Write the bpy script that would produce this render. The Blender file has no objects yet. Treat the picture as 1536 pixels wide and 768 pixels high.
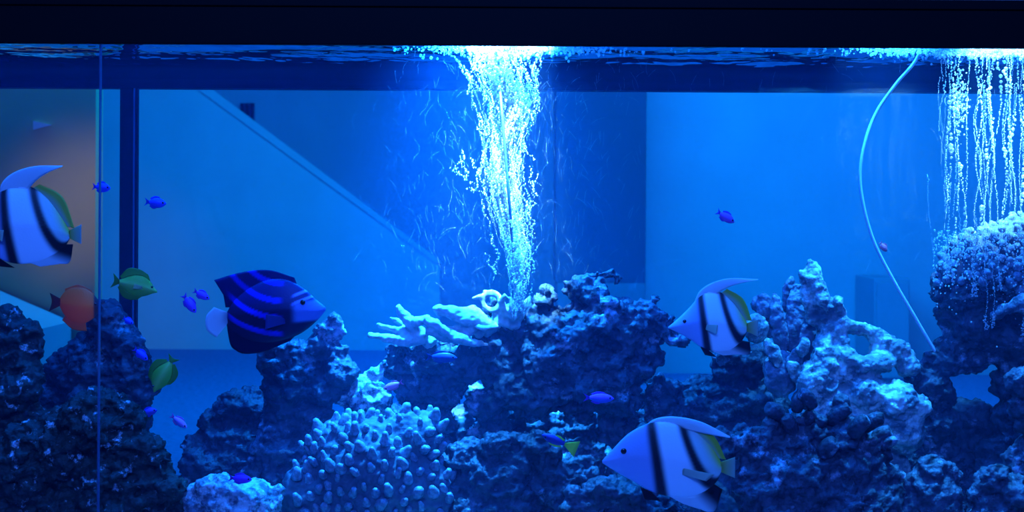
import bpy, bmesh, math, random
import numpy as np
from mathutils import Vector, Matrix, noise as mnoise

# ------------------------------------------------------------------ camera, world, lights, exposure
C = bpy.context.scene.collection
FPX, HOR, DIST, ZC, ROLL = 1890.0, 319.0, 1.6, 0.55, math.radians(0.3)
R_ = Vector((math.cos(ROLL), 0, math.sin(ROLL)))
U_ = Vector((-math.sin(ROLL), 0, math.cos(ROLL)))
F_ = Vector((0, 1, 0))
CAM = Vector((0, -DIST, ZC))

cd = bpy.data.cameras.new('camera')
cam = bpy.data.objects.new('camera', cd)
C.objects.link(cam)
M3 = Matrix((R_, U_, -F_)).transposed()
cam.matrix_world = Matrix.Translation(CAM) @ M3.to_4x4()
cd.sensor_width = 36
cd.lens = 36 * FPX / 1536
cd.shift_y = -(384 - HOR) / 1536
cd.clip_start = 0.02
cd.dof.use_dof = True
cd.dof.focus_distance = 1.92
cd.dof.aperture_fstop = 9.0
bpy.context.scene.camera = cam

w = bpy.data.worlds.new('world')
bpy.context.scene.world = w
w.use_nodes = True
w.node_tree.nodes['Background'].inputs[0].default_value = (0.02, 0.05, 0.16, 1)
w.node_tree.nodes['Background'].inputs[1].default_value = 0.05

vs = bpy.context.scene.view_settings
vs.view_transform = 'Standard'
vs.look = 'None'
vs.gamma = 1
vs.use_curve_mapping = False
vs.exposure = 0.0
cy = bpy.context.scene.cycles
cy.max_bounces = 6
cy.diffuse_bounces = 2
cy.glossy_bounces = 2
cy.transmission_bounces = 2
cy.volume_bounces = 1
cy.transparent_max_bounces = 40
cy.sample_clamp_indirect = 4
cy.caustics_reflective = False
cy.caustics_refractive = False


def light(name, kind, loc, target, power, col, **kw):
    d = bpy.data.lights.new(name, kind)
    d.energy = power
    d.color = col
    for k, v in kw.items():
        setattr(d, k, v)
    o = bpy.data.objects.new(name, d)
    C.objects.link(o)
    o.location = loc
    o.rotation_euler = (Vector(target) - Vector(loc)).to_track_quat('-Z', 'Y').to_euler()
    return o


def at(px, py, y):
    """the point at depth y behind the front pane that the photograph shows at (px, py)"""
    d = F_ + R_ * ((px - 768) / FPX) + U_ * ((HOR - py) / FPX)
    return CAM + d * (y + DIST)


def mpp(y):
    return (y + DIST) / FPX


ZW = ZC + 0.249          # water level
BLUE = (0.0, 0.135, 1.0)
CYAN = (0.02, 0.31, 1.0)
DEEP = (0.004, 0.22, 1.0)
WHITISH = (0.17, 0.60, 1.0)
# the blue tube along the hood, strong lamps above the bubbling air lines and the pale coral, plus spots added for the bubbles
light('hood_tube_light', 'AREA', (0.0, 0.14, ZW + 0.50), (0, 0.24, 0), 48.0, BLUE, shape='RECTANGLE', size=2.0, size_y=0.16)
xc = at(758, 300, 0.33)
light('hood_spot_light', 'SPOT', (xc.x + 0.01, 0.12, ZW + 0.25), (xc.x, 0.31, 0.715), 700.0, WHITISH, spot_size=math.radians(26), spot_blend=0.5, shadow_soft_size=0.015)  # front spot added to light the near side of the bubbles
light('hood_spot_light', 'SPOT', (xc.x - 0.05, 0.30, ZW + 0.25), (xc.x - 0.05, 0.32, 0), 380.0, CYAN, spot_size=math.radians(44), spot_blend=0.9, shadow_soft_size=0.02)
light('hood_spot_light', 'SPOT', (xc.x + 0.02, 0.03, ZW + 0.25), tuple(at(774, 395, 0.31)), 480.0, CYAN, spot_size=math.radians(9), spot_blend=0.8, shadow_soft_size=0.015)  # narrow spot added to brighten the foot of the bubble column
light('hood_spot_light', 'SPOT', (xc.x - 0.06, 0.36, ZW + 0.25), (xc.x - 0.03, 0.35, 0), 330.0, DEEP, spot_size=math.radians(66), spot_blend=0.9, shadow_soft_size=0.03)
xr = at(1475, 300, 0.30)
light('hood_spot_light', 'SPOT', (xr.x + 0.02, 0.10, ZW + 0.25), (xr.x + 0.02, 0.30, 0.72), 260.0, WHITISH, spot_size=math.radians(28), spot_blend=0.7, shadow_soft_size=0.02)
light('hood_spot_light', 'SPOT', (xr.x + 0.02, 0.27, ZW + 0.25), (xr.x + 0.02, 0.29, 0.0), 130.0, CYAN, spot_size=math.radians(40), spot_blend=0.8, shadow_soft_size=0.02)
xd = at(1270, 300, 0.28)
light('hood_spot_light', 'SPOT', (xd.x + 0.06, 0.26, ZW + 0.25), (xd.x + 0.03, 0.31, 0.2), 150.0, CYAN, spot_size=math.radians(36), spot_blend=0.9, shadow_soft_size=0.02)
# the room: bluish area lights added out of view, one warm lamp on the left
light('room_fill_light', 'AREA', (-0.2, 3.2, 2.40), (-0.1, 6.2, 0.2), 400.0, (0.0, 0.265, 1.0), shape='RECTANGLE', size=4.6, size_y=1.4)
light('room_fill_light', 'AREA', (0.0, -2.4, 2.20), (0.0, 0.0, 0.5), 140.0, (0.028, 0.155, 1.0), shape='RECTANGLE', size=2.0, size_y=1.0)  # unseen front fill added to brighten the fish and rock faces
light('warm_spot_light', 'SPOT', (-1.05, 1.5, 0.85), (-1.56, 3.0, 0.56), 22.0, (1.0, 0.80, 0.50), spot_size=math.radians(24), spot_blend=1.0, shadow_soft_size=0.1)
light('warm_spot_light', 'SPOT', (-0.25, -1.1, 0.22), tuple(at(114, 459, 0.30)), 9.0, (1.0, 0.6, 0.10), spot_size=math.radians(4.6), spot_blend=0.8, shadow_soft_size=0.03)  # unseen spot added to bring out the orange of one fish


# ------------------------------------------------------------------ helpers
def tag(o, label=None, cat=None, group=None, kind=None):
    if label: o['label'] = label
    if cat: o['category'] = cat
    if group: o['group'] = group
    if kind: o['kind'] = kind
    return o


def empty(name, loc):
    o = bpy.data.objects.new(name, None)
    C.objects.link(o)
    o.location = loc
    o.empty_display_size = 0.02
    return o


def link(name, me, mat, parent=None, loc=None, smooth=True):
    o = bpy.data.objects.new(name, me)
    C.objects.link(o)
    if mat is not None:
        me.materials.clear()
        me.materials.append(mat)
    if smooth:
        me.polygons.foreach_set('use_smooth', [True] * len(me.polygons))
    if parent is not None:
        o.parent = parent
    if loc is not None:
        o.location = loc
    return o


def mesh_np(name, co, faces):
    me = bpy.data.meshes.new(name)
    me.from_pydata([tuple(c) for c in co], [], [tuple(f) for f in faces])
    me.update()
    return me


def box_bm(bm, lo, hi, bevel=0.0):
    r = bmesh.ops.create_cube(bm, size=1.0)
    vsx = r['verts']
    for v in vsx:
        v.co = Vector([lo[i] + (hi[i] - lo[i]) * (v.co[i] + 0.5) for i in range(3)])
    if bevel:
        es = list({e for v in vsx for e in v.link_edges})
        bmesh.ops.bevel(bm, geom=es, offset=bevel, segments=2, affect='EDGES', profile=0.6)


def box(name, lo, hi, mat, parent=None, bevel=0.0, kind=None):
    """a box whose object origin is the middle of its base"""
    base = Vector(((lo[0] + hi[0]) / 2, (lo[1] + hi[1]) / 2, lo[2]))
    bm = bmesh.new()
    box_bm(bm, Vector(lo) - base, Vector(hi) - base, bevel)
    me = bpy.data.meshes.new(name)
    bm.to_mesh(me); bm.free()
    o = link(name, me, mat, parent, None, smooth=False)
    o.location = base - (Vector(parent.location) if parent else Vector((0, 0, 0)))
    if kind: o['kind'] = kind
    return o


def prism(name, pts, y0, y1, mat, parent=None, kind=None):
    """a polygon in x, z given a depth from y0 to y1"""
    n = len(pts)
    off = Vector(parent.location) if parent else Vector((0, 0, 0))
    co = [Vector((p[0], y0, p[1])) - off for p in pts] + [Vector((p[0], y1, p[1])) - off for p in pts]
    fs = [list(range(n)), list(range(2 * n - 1, n - 1, -1))] + [[i, i + n, (i + 1) % n + n, (i + 1) % n] for i in range(n)]
    me = mesh_np(name, co, fs)
    bm = bmesh.new(); bm.from_mesh(me); bmesh.ops.recalc_face_normals(bm, faces=bm.faces); bm.to_mesh(me); bm.free()
    o = link(name, me, mat, parent, smooth=False)
    if kind: o['kind'] = kind
    return o


def tube_mesh(name, pts, radii, seg=10, caps=True):
    """a round tube along a list of points"""
    pts = [Vector(p) for p in pts]
    if not hasattr(radii, '__len__'): radii = [radii] * len(pts)
    co, fs = [], []
    up = Vector((0, 1, 0.01))
    for i, p in enumerate(pts):
        t = (pts[min(i + 1, len(pts) - 1)] - pts[max(i - 1, 0)]).normalized()
        a = t.cross(up)
        if a.length < 1e-4: a = t.cross(Vector((1, 0, 0)))
        a.normalize(); b = t.cross(a)
        for k in range(seg):
            q = 2 * math.pi * k / seg
            co.append(p + (a * math.cos(q) + b * math.sin(q)) * radii[i])
    for i in range(len(pts) - 1):
        for k in range(seg):
            fs.append((i * seg + k, i * seg + (k + 1) % seg, (i + 1) * seg + (k + 1) % seg, (i + 1) * seg + k))
    if caps:
        fs.append(tuple(range(seg - 1, -1, -1)))
        fs.append(tuple((len(pts) - 1) * seg + k for k in range(seg)))
    return mesh_np(name, co, fs)


def smooth_path(pts, n=8):
    """Catmull-Rom through the points"""
    P = [Vector(p) for p in pts]
    P = [P[0] * 2 - P[1]] + P + [P[-1] * 2 - P[-2]]
    out = []
    for i in range(1, len(P) - 2):
        for k in range(n):
            t = k / n
            a, b, c, d = P[i - 1], P[i], P[i + 1], P[i + 2]
            out.append(0.5 * ((2 * b) + (c - a) * t + (2 * a - 5 * b + 4 * c - d) * t * t + (3 * b - a - 3 * c + d) * t ** 3))
    out.append(P[-2])
    return out


# numpy noise ------------------------------------------------------
_rs = np.random.RandomState(7)
_perm = _rs.permutation(256).astype(np.int64)
_perm = np.concatenate([_perm, _perm, _perm])
_grad = _rs.normal(size=(256, 3)); _grad /= np.linalg.norm(_grad, axis=1)[:, None]
_pt = _rs.rand(256, 3)


def _h(i):
    return _perm[(_perm[(_perm[i[:, 0] & 255] + i[:, 1]) & 255] + i[:, 2]) & 255]


def perlin(p):
    i = np.floor(p).astype(np.int64); f = p - i
    u = f * f * f * (f * (f * 6 - 15) + 10)
    res = np.zeros(len(p))
    for dx in (0, 1):
        wx = u[:, 0] if dx else 1 - u[:, 0]
        for dy in (0, 1):
            wy = u[:, 1] if dy else 1 - u[:, 1]
            for dz in (0, 1):
                wz = u[:, 2] if dz else 1 - u[:, 2]
                o = np.array((dx, dy, dz))
                res += wx * wy * wz * np.einsum('ij,ij->i', _grad[_h(i + o)], f - o)
    return res * 1.6


def fbm(p, octv=4, rough=0.5):
    r = np.zeros(len(p)); a = 1.0
    for k in range(octv):
        r += a * perlin(p * 2 ** k + 17.3 * k); a *= rough
    return r


def worley(p):
    i = np.floor(p).astype(np.int64); f = p - i
    best = np.full(len(p), 9.0)
    for dx in (-1, 0, 1):
        for dy in (-1, 0, 1):
            for dz in (-1, 0, 1):
                o = np.array((dx, dy, dz))
                d = _pt[_h(i + o)] + o - f
                best = np.minimum(best, np.einsum('ij,ij->i', d, d))
    return np.sqrt(best)


# materials --------------------------------------------------------
def new_mat(name):
    m = bpy.data.materials.new(name)
    m.use_nodes = True
    return m, m.node_tree, m.node_tree.nodes['Principled BSDF']


def plain(name, col, rough=0.5, spec=0.3, noise_amt=0.0, scale=20.0, bump=0.0):
    m, t, b = new_mat(name)
    b.inputs['Roughness'].default_value = rough
    b.inputs['Specular IOR Level'].default_value = spec
    if noise_amt or bump:
        tc = t.nodes.new('ShaderNodeTexCoord')
        n = t.nodes.new('ShaderNodeTexNoise'); n.inputs['Scale'].default_value = scale; n.inputs['Detail'].default_value = 5
        t.links.new(tc.outputs['Object'], n.inputs['Vector'])
        r = t.nodes.new('ShaderNodeValToRGB')
        r.color_ramp.elements[0].position = 0.3; r.color_ramp.elements[1].position = 0.7
        r.color_ramp.elements[0].color = tuple(c * (1 - noise_amt) for c in col) + (1,)
        r.color_ramp.elements[1].color = tuple(min(1, c * (1 + noise_amt)) for c in col) + (1,)
        t.links.new(n.outputs['Fac'], r.inputs['Fac']); t.links.new(r.outputs['Color'], b.inputs['Base Color'])
        if bump:
            bp = t.nodes.new('ShaderNodeBump'); bp.inputs['Strength'].default_value = bump; bp.inputs['Distance'].default_value = 0.002
            t.links.new(n.outputs['Fac'], bp.inputs['Height']); t.links.new(bp.outputs['Normal'], b.inputs['Normal'])
    else:
        b.inputs['Base Color'].default_value = tuple(col) + (1,)
    return m


def rock_mat(name, dark, mid, pale, pale_at=0.60, patch=16.0, rough=0.55, bump=1.0):
    """encrusted stone: dark and mid tones, pale crusts with edges of their own"""
    m, t, b = new_mat(name)
    N = t.nodes.new; L = t.links.new
    tc = N('ShaderNodeTexCoord')
    n1 = N('ShaderNodeTexNoise'); n1.inputs['Scale'].default_value = 42; n1.inputs['Detail'].default_value = 8; n1.inputs['Roughness'].default_value = 0.65
    n2 = N('ShaderNodeTexNoise'); n2.inputs['Scale'].default_value = patch; n2.inputs['Detail'].default_value = 6; n2.inputs['Roughness'].default_value = 0.7
    n3 = N('ShaderNodeTexVoronoi'); n3.inputs['Scale'].default_value = 170
    for n in (n1, n2, n3): L(tc.outputs['Object'], n.inputs['Vector'])
    r1 = N('ShaderNodeValToRGB'); r1.color_ramp.elements[0].position = 0.36; r1.color_ramp.elements[1].position = 0.68
    r1.color_ramp.elements[0].color = tuple(dark) + (1,); r1.color_ramp.elements[1].color = tuple(mid) + (1,)
    L(n1.outputs['Fac'], r1.inputs['Fac'])
    r2 = N('ShaderNodeValToRGB'); r2.color_ramp.elements[0].position = pale_at - 0.05; r2.color_ramp.elements[1].position = pale_at + 0.05
    L(n2.outputs['Fac'], r2.inputs['Fac'])
    mx = N('ShaderNodeMix'); mx.data_type = 'RGBA'
    L(r2.outputs['Color'], mx.inputs[0]); L(r1.outputs['Color'], mx.inputs[6]); mx.inputs[7].default_value = tuple(pale) + (1,)
    L(mx.outputs[2], b.inputs['Base Color'])
    b.inputs['Roughness'].default_value = rough
    b.inputs['Specular IOR Level'].default_value = 0.35
    ad = N('ShaderNodeMath'); ad.operation = 'SUBTRACT'
    L(n1.outputs['Fac'], ad.inputs[0])
    ml = N('ShaderNodeMath'); ml.operation = 'MULTIPLY'; ml.inputs[1].default_value = 0.35
    L(n3.outputs['Distance'], ml.inputs[0]); L(ml.outputs[0], ad.inputs[1])
    bp = N('ShaderNodeBump'); bp.inputs['Strength'].default_value = bump; bp.inputs['Distance'].default_value = 0.004
    L(ad.outputs[0], bp.inputs['Height']); L(bp.outputs['Normal'], b.inputs['Normal'])
    return m


def vcol_mat(name, rough=0.45, spec=0.3, trans=0.0):
    m, t, b = new_mat(name)
    a = t.nodes.new('ShaderNodeVertexColor'); a.layer_name = 'pigment'
    t.links.new(a.outputs['Color'], b.inputs['Base Color'])
    b.inputs['Roughness'].default_value = rough
    b.inputs['Specular IOR Level'].default_value = spec
    tc = t.nodes.new('ShaderNodeTexCoord')
    n = t.nodes.new('ShaderNodeTexVoronoi'); n.inputs['Scale'].default_value = 420
    t.links.new(tc.outputs['Object'], n.inputs['Vector'])
    bp = t.nodes.new('ShaderNodeBump'); bp.inputs['Strength'].default_value = 0.12; bp.inputs['Distance'].default_value = 0.001
    t.links.new(n.outputs['Distance'], bp.inputs['Height']); t.links.new(bp.outputs['Normal'], b.inputs['Normal'])
    return m


def clear_mat(name, gloss_fac, rough=0.02, fresnel=None, tint=(1, 1, 1)):
    m = bpy.data.materials.new(name); m.use_nodes = True
    t = m.node_tree; t.nodes.clear()
    o = t.nodes.new('ShaderNodeOutputMaterial'); mx = t.nodes.new('ShaderNodeMixShader')
    tr = t.nodes.new('ShaderNodeBsdfTransparent'); gl = t.nodes.new('ShaderNodeBsdfGlossy')
    tr.inputs[0].default_value = tuple(tint) + (1,)
    gl.inputs['Roughness'].default_value = rough
    if fresnel:
        f = t.nodes.new('ShaderNodeFresnel'); f.inputs['IOR'].default_value = fresnel
        t.links.new(f.outputs[0], mx.inputs[0])
    else:
        mx.inputs[0].default_value = gloss_fac
    t.links.new(tr.outputs[0], mx.inputs[1]); t.links.new(gl.outputs[0], mx.inputs[2]); t.links.new(mx.outputs[0], o.inputs[0])
    return m


M = {}
M['glass'] = clear_mat('tank_glass', 0.02, 0.01)
M['surface'] = clear_mat('water_surface', 0, 0.03, fresnel=1.33)
M['black'] = plain('black_plastic', (0.005, 0.005, 0.006), 0.5, 0.05)
M['silicone'] = plain('clear_silicone', (0.06, 0.11, 0.21), 0.3, 0.4)
M['canopy'] = plain('canopy_blue_grey', (0.30, 0.40, 0.52), 0.6, 0.2)
M['sand'] = plain('crushed_coral_sand', (0.42, 0.38, 0.33), 0.9, 0.1, 0.3, 300, 0.5)
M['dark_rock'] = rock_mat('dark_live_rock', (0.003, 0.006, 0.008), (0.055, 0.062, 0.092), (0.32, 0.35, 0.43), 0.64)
M['green_rock'] = rock_mat('algae_live_rock', (0.003, 0.008, 0.006), (0.022, 0.04, 0.032), (0.6, 0.64, 0.7), 0.635, 55)  # small pale specks painted in as the rock's sparkle
M['rock'] = rock_mat('grey_live_rock', (0.004, 0.008, 0.014), (0.085, 0.095, 0.135), (0.38, 0.42, 0.52), 0.62)
M['pale_rock'] = rock_mat('pale_crusted_rock', (0.03, 0.04, 0.06), (0.20, 0.23, 0.29), (0.58, 0.62, 0.64), 0.51, 34)
M['skeleton'] = rock_mat('bleached_coral_skeleton', (0.06, 0.09, 0.11), (0.30, 0.36, 0.36), (0.56, 0.64, 0.58), 0.53, 26)
M['plate'] = rock_mat('blue_plate_coral', (0.05, 0.07, 0.10), (0.20, 0.24, 0.32), (0.36, 0.42, 0.5), 0.56, 26)
M['finger'] = plain('pale_finger_coral', (0.46, 0.50, 0.48), 0.7, 0.2, 0.25, 140, 0.7)
M['stag'] = plain('knobbly_stony_coral', (0.07, 0.085, 0.115), 0.6, 0.3, 0.35, 160, 0.5)  # darker base, shade between the branches put into the colour
M['stag_lit'] = plain('lit_tone_coral_tips', (0.17, 0.21, 0.27), 0.6, 0.3, 0.5, 200, 0.6)  # paler copy for the branches, their lit look put into the colour
M['fish'] = vcol_mat('fish_skin')
M['fin'] = vcol_mat('fish_fin')
_t = M['fin'].node_tree; _o = _t.nodes['Material Output']; _mx = _t.nodes.new('ShaderNodeMixShader'); _tl = _t.nodes.new('ShaderNodeBsdfTranslucent')
_mx.inputs[0].default_value = 0.35
_t.links.new(_t.nodes['Color Attribute'].outputs['Color'], _tl.inputs[0])
_t.links.new(_t.nodes['Principled BSDF'].outputs[0], _mx.inputs[1]); _t.links.new(_tl.outputs[0], _mx.inputs[2]); _t.links.new(_mx.outputs[0], _o.inputs[0])
M['eye'] = plain('fish_eye', (0.01, 0.01, 0.012), 0.15, 0.6)
M['tube'] = plain('airline_plastic', (0.45, 0.55, 0.62), 0.25, 0.5)
M['tube_dark'] = plain('grey_airline_plastic', (0.05, 0.08, 0.14), 0.3, 0.5)
M['wall'] = plain('painted_plaster', (0.55, 0.58, 0.60), 0.85, 0.1, 0.05, 3)
M['wall_dark'] = plain('dark_painted_plaster', (0.20, 0.20, 0.24), 0.85, 0.1, 0.05, 3)
M['white'] = plain('white_gloss_paint', (0.78, 0.80, 0.82), 0.5, 0.2)
M['wall_mid'] = plain('slate_painted_plaster', (0.40, 0.40, 0.48), 0.85, 0.1, 0.05, 3)
M['wall_pale'] = plain('pale_lilac_plaster', (0.54, 0.52, 0.60), 0.85, 0.1, 0.05, 3)
M['tan'] = plain('tan_painted_board', (0.56, 0.52, 0.22), 0.8, 0.1, 0.12, 2)
M['column'] = plain('charcoal_column_paint', (0.08, 0.08, 0.12), 0.8, 0.1)
M['carpet'] = plain('dark_carpet', (0.25, 0.24, 0.46), 0.95, 0.05, 0.2, 40)


def bubble_mat():
    m = bpy.data.materials.new('air_bubble'); m.use_nodes = True
    t = m.node_tree; t.nodes.clear()
    o = t.nodes.new('ShaderNodeOutputMaterial')
    d = t.nodes.new('ShaderNodeBsdfDiffuse'); d.inputs[0].default_value = (0.95, 0.95, 0.95, 1)
    l = t.nodes.new('ShaderNodeBsdfTranslucent'); l.inputs[0].default_value = (0.95, 0.95, 0.95, 1)
    g = t.nodes.new('ShaderNodeBsdfGlossy'); g.inputs['Roughness'].default_value = 0.15
    a = t.nodes.new('ShaderNodeMixShader'); a.inputs[0].default_value = 0.5
    b = t.nodes.new('ShaderNodeMixShader'); b.inputs[0].default_value = 0.3
    t.links.new(d.outputs[0], a.inputs[1]); t.links.new(l.outputs[0], a.inputs[2])
    t.links.new(a.outputs[0], b.inputs[1]); t.links.new(g.outputs[0], b.inputs[2]); c_ = t.nodes.new('ShaderNodeMixShader'); c_.inputs[0].default_value = 0.5
    tr = t.nodes.new('ShaderNodeBsdfTransparent')
    t.links.new(tr.outputs[0], c_.inputs[1]); t.links.new(b.outputs[0], c_.inputs[2]); t.links.new(c_.outputs[0], o.inputs[0])
    return m


M['bubble'] = bubble_mat()


def water_mat():
    m = bpy.data.materials.new('tank_water'); m.use_nodes = True
    t = m.node_tree; t.nodes.clear()
    o = t.nodes.new('ShaderNodeOutputMaterial')
    s = t.nodes.new('ShaderNodeVolumeScatter')
    s.inputs['Color'].default_value = (0.10, 0.38, 0.98, 1)
    s.inputs['Density'].default_value = 0.14
    s.inputs['Anisotropy'].default_value = 0.2
    t.links.new(s.outputs[0], o.inputs['Volume'])
    return m


M['water'] = water_mat()

# ------------------------------------------------------------------ the room behind and around
FZ, CZ = -0.35, 2.45
XL, XR, YB, YF = -4.6, 4.6, 7.4, -4.0
box('floor', (XL, YF, FZ - 0.1), (XR, YB, FZ), M['carpet'], kind='structure')
box('ceiling', (XL, YF, CZ), (XR, YB, CZ + 0.1), M['wall_dark'], kind='structure')
box('wall_back', (XL, YB, FZ), (XR, YB + 0.1, CZ), M['wall_mid'], kind='structure')
box('wall_left', (XL - 0.1, YF, FZ), (XL, YB, CZ), M['wall_dark'], kind='structure')
box('wall_right', (XR, YF, FZ), (XR + 0.1, YB, CZ), M['wall'], kind='structure')
box('wall_front', (XL, YF - 0.1, FZ), (XR, YF, CZ), M['wall_dark'], kind='structure')


def rx(px, py, y):
    p = at(px, py, y); return (p.x, p.z)


# staircase balustrade wall falling to the right
YS = 6.6
a, b2 = rx(320, 135, YS), rx(660, 391, YS)
sl = (b2[1] - a[1]) / (b2[0] - a[0])
xtop = -4.5
ztop = a[1] + (xtop - a[0]) * sl
ztop2 = CZ - 0.02
xk = a[0] + (ztop2 - a[1]) / sl
st = empty('staircase', (-2.4, YS, FZ))
tag(st, 'pale solid staircase parapet sloping down behind the tank', 'staircase')
prism('parapet', [(b2[0], FZ), (b2[0], b2[1] - 0.03), (xk, ztop2), (XL + 0.02, ztop2), (XL + 0.02, FZ)], YS, YS + 0.16, M['wall'], st)
prism('handrail_cap', [(b2[0] + 0.004, b2[1] - 0.012), (b2[0] + 0.004, b2[1]), (xk, ztop2), (xk - 0.14, ztop2), (b2[0] - 0.03, b2[1] - 0.012)], YS - 0.02, YS - 0.001, M['wall'], st)
# column with a paler plinth
c0, c1 = rx(834, 300, 5.0), rx(968, 425, 5.0)
cl = empty('room_column', ((c0[0] + c1[0]) / 2, 5.2, FZ))
tag(cl, 'dark square column rising from a paler plinth behind the tank', 'column')
box('column_shaft', (c0[0], 5.0, c1[1]), (c1[0], 5.4, CZ), M['column'], cl)
box('column_plinth', (c0[0] + 0.01, 4.99, FZ), (c1[0] - 0.002, 5.41, c1[1]), M['wall_dark'], cl)
# pale wall right of the column
wx = rx(969, 300, 5.5)
box('wall_pale', (wx[0], 5.5, FZ), (XR - 0.02, 5.62, CZ), M['wall_pale'], kind='structure')
# darker cupboard against it
q0, q1 = rx(1313, 418, 5.1), rx(1366, 600, 5.1)
cb = empty('wall_cupboard', ((q0[0] + q1[0]) / 2, 5.3, FZ))
tag(cb, 'narrow blue grey cupboard standing against the pale wall', 'cupboard')
box('cupboard_body', (q0[0], 5.12, FZ), (q1[0], 5.49, q0[1]), M['wall_mid'], cb, 0.005)
box('cupboard_door', (q0[0] + 0.01, 5.10, FZ + 0.03), (q1[0] - 0.01, 5.12, q0[1] - 0.02), M['wall_mid'], cb, 0.004)
# dark ventilation grille on the back wall above the stair
v0, v1 = rx(359, 154, 7.35), rx(380, 180, 7.35)
vg = empty('wall_vent', ((v0[0] + v1[0]) / 2, 7.36, v1[1]))
tag(vg, 'small dark slotted vent on the wall above the stair', 'vent')
box('vent_plate', (v0[0], 7.37, v1[1]), (v1[0], 7.398, v0[1]), M['column'], vg)
for k in range(3):
    xx = v0[0] + (v1[0] - v0[0]) * (0.08 + 0.34 * k)
    box('slat', (xx, 7.35, v1[1] + 0.005), (xx + 0.022, 7.37, v0[1] - 0.005), M['black'], vg)
# tan board wall lit by the warm lamp on the left, pale skirting slope under it
t0 = rx(143, 300, 3.0)
box('wall_tan', (-3.6, 3.0, FZ), (t0[0], 3.08, CZ), M['tan'], kind='structure')
s0, s1, s2 = rx(-60, 418, 2.9), rx(95, 485, 2.9), rx(95, 640, 2.9)
rp = prism('sloping_parapet', [(s0[0], FZ), s0, s1, (s1[0], FZ)], 2.3, 2.98, M['wall'])
tag(rp, 'low pale sloping ledge in front of the brown board wall', 'ledge')
f0 = at(48, 181, 2.98); f1 = at(75, 187, 2.98); f2 = at(48, 194, 2.98)
pn = prism('pale_triangle', [(f0.x, f0.z), (f1.x, f1.z), (f2.x, f2.z)], 2.99, 2.999, M['white'])  # flat pale triangle set against the board
tag(pn, 'small pale pennant on the brown board wall', 'triangle')

# ------------------------------------------------------------------ the tank
TX0, TX1, TY1, TZ = -1.15, 1.15, 0.60, 0.0
RB = at(768, 69, -0.012).z          # underside of the front rim
RT = RB + 0.0600
tank = empty('aquarium', (0, 0.3, FZ))
tag(tank, 'long glass aquarium with black rim filling the whole view', 'aquarium')
box('cabinet_stand', (TX0 - 0.03, -0.03, FZ), (TX1 + 0.03, TY1 + 0.03, TZ - 0.012), M['black'], tank, 0.004)
box('bottom_pane', (TX0, -0.006, TZ - 0.012), (TX1, TY1 + 0.006, TZ), M['glass'], tank)
seam_x = at(150.5, 400, 0).x
box('glass_pane', (TX0, -0.006, TZ), (seam_x - 0.0008, -0.001, RB + 0.02), M['glass'], tank)
box('glass_pane', (seam_x + 0.0008, -0.006, TZ), (TX1, -0.001, RB + 0.02), M['glass'], tank)
box('silicone_seam', (seam_x - 0.0006, -0.0062, TZ), (seam_x + 0.0006, 0.0005, RB + 0.02), M['silicone'], tank)
box('glass_pane', (TX0, TY1 + 0.001, TZ), (TX1, TY1 + 0.006, RB + 0.02), M['glass'], tank)
box('glass_pane', (TX0 - 0.006, -0.006, TZ), (TX0 - 0.001, TY1 + 0.006, RB + 0.02), M['glass'], tank)
box('glass_pane', (TX1 + 0.001, -0.006, TZ), (TX1 + 0.006, TY1 + 0.006, RB + 0.02), M['glass'], tank)
p0, p1 = at(179, 300, TY1 + 0.008).x, at(198, 300, TY1 + 0.008).x
box('corner_post', (p0, TY1 + 0.008, TZ), (p1, TY1 + 0.03, RB + 0.02), M['black'], tank, 0.001)
e0 = at(203.5, 300, TY1 + 0.008).x
box('post_edge', (e0 - 0.0016, TY1 + 0.008, TZ), (e0 + 0.0016, TY1 + 0.02, RB + 0.02), M['black'], tank)
e1 = at(200.5, 300, TY1 + 0.008).x
box('silicone_seam', (e1 - 0.0012, TY1 + 0.008, TZ), (e1 + 0.0012, TY1 + 0.012, RB + 0.02), M['silicone'], tank)
# black frame: front, back and end lengths with a stepped lower lip
for nm, y0, y1 in (('front_rim', -0.016, -0.0065), ('back_rim', TY1 + 0.0065, TY1 + 0.036)):
    bm = bmesh.new()
    z0 = RB if nm == 'front_rim' else at(768, 135, TY1 + 0.007).z
    base = Vector((0, (y0 + y1) / 2, z0))
    box_bm(bm, Vector((TX0 - 0.016, y0, z0)) - base, Vector((TX1 + 0.016, y1, RT)) - base, 0.0015)
    box_bm(bm, Vector((TX0 - 0.018, y0 - 0.003, RT - 0.012)) - base, Vector((TX1 + 0.018, y1, RT)) - base, 0.001)
    me = bpy.data.meshes.new(nm); bm.to_mesh(me); bm.free()
    o = link(nm, me, M['black'], tank, base - Vector(tank.location), smooth=False)
for x0, x1 in ((TX0 - 0.016, TX0 - 0.0065), (TX1 + 0.0065, TX1 + 0.016)):
    box('end_rim', (x0, -0.006, RB), (x1, TY1 + 0.006, RT), M['black'], tank, 0.001)
# canopy above the rim, open below
HZ = RT + 0.58
hood = empty('hood', (0, 0.3, RT))
tag(hood, 'blue grey aquarium hood sitting on top of the black rim', 'hood')
box('front_panel', (TX0 - 0.01, -0.012, RT + 0.0005), (TX1 + 0.01, -0.002, HZ), M['canopy'], hood, 0.001)
box('back_panel', (TX0 - 0.01, TY1 + 0.002, RT + 0.0005), (TX1 + 0.01, TY1 + 0.012, HZ), M['canopy'], hood)
box('end_panel', (TX0 - 0.01, -0.002, RT + 0.0005), (TX0, TY1 + 0.002, HZ), M['canopy'], hood)
box('end_panel', (TX1, -0.002, RT + 0.0005), (TX1 + 0.01, TY1 + 0.002, HZ), M['canopy'], hood)
box('lid', (TX0 - 0.01, -0.012, HZ), (TX1 + 0.01, TY1 + 0.012, HZ + 0.012), M['canopy'], hood)

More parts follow.
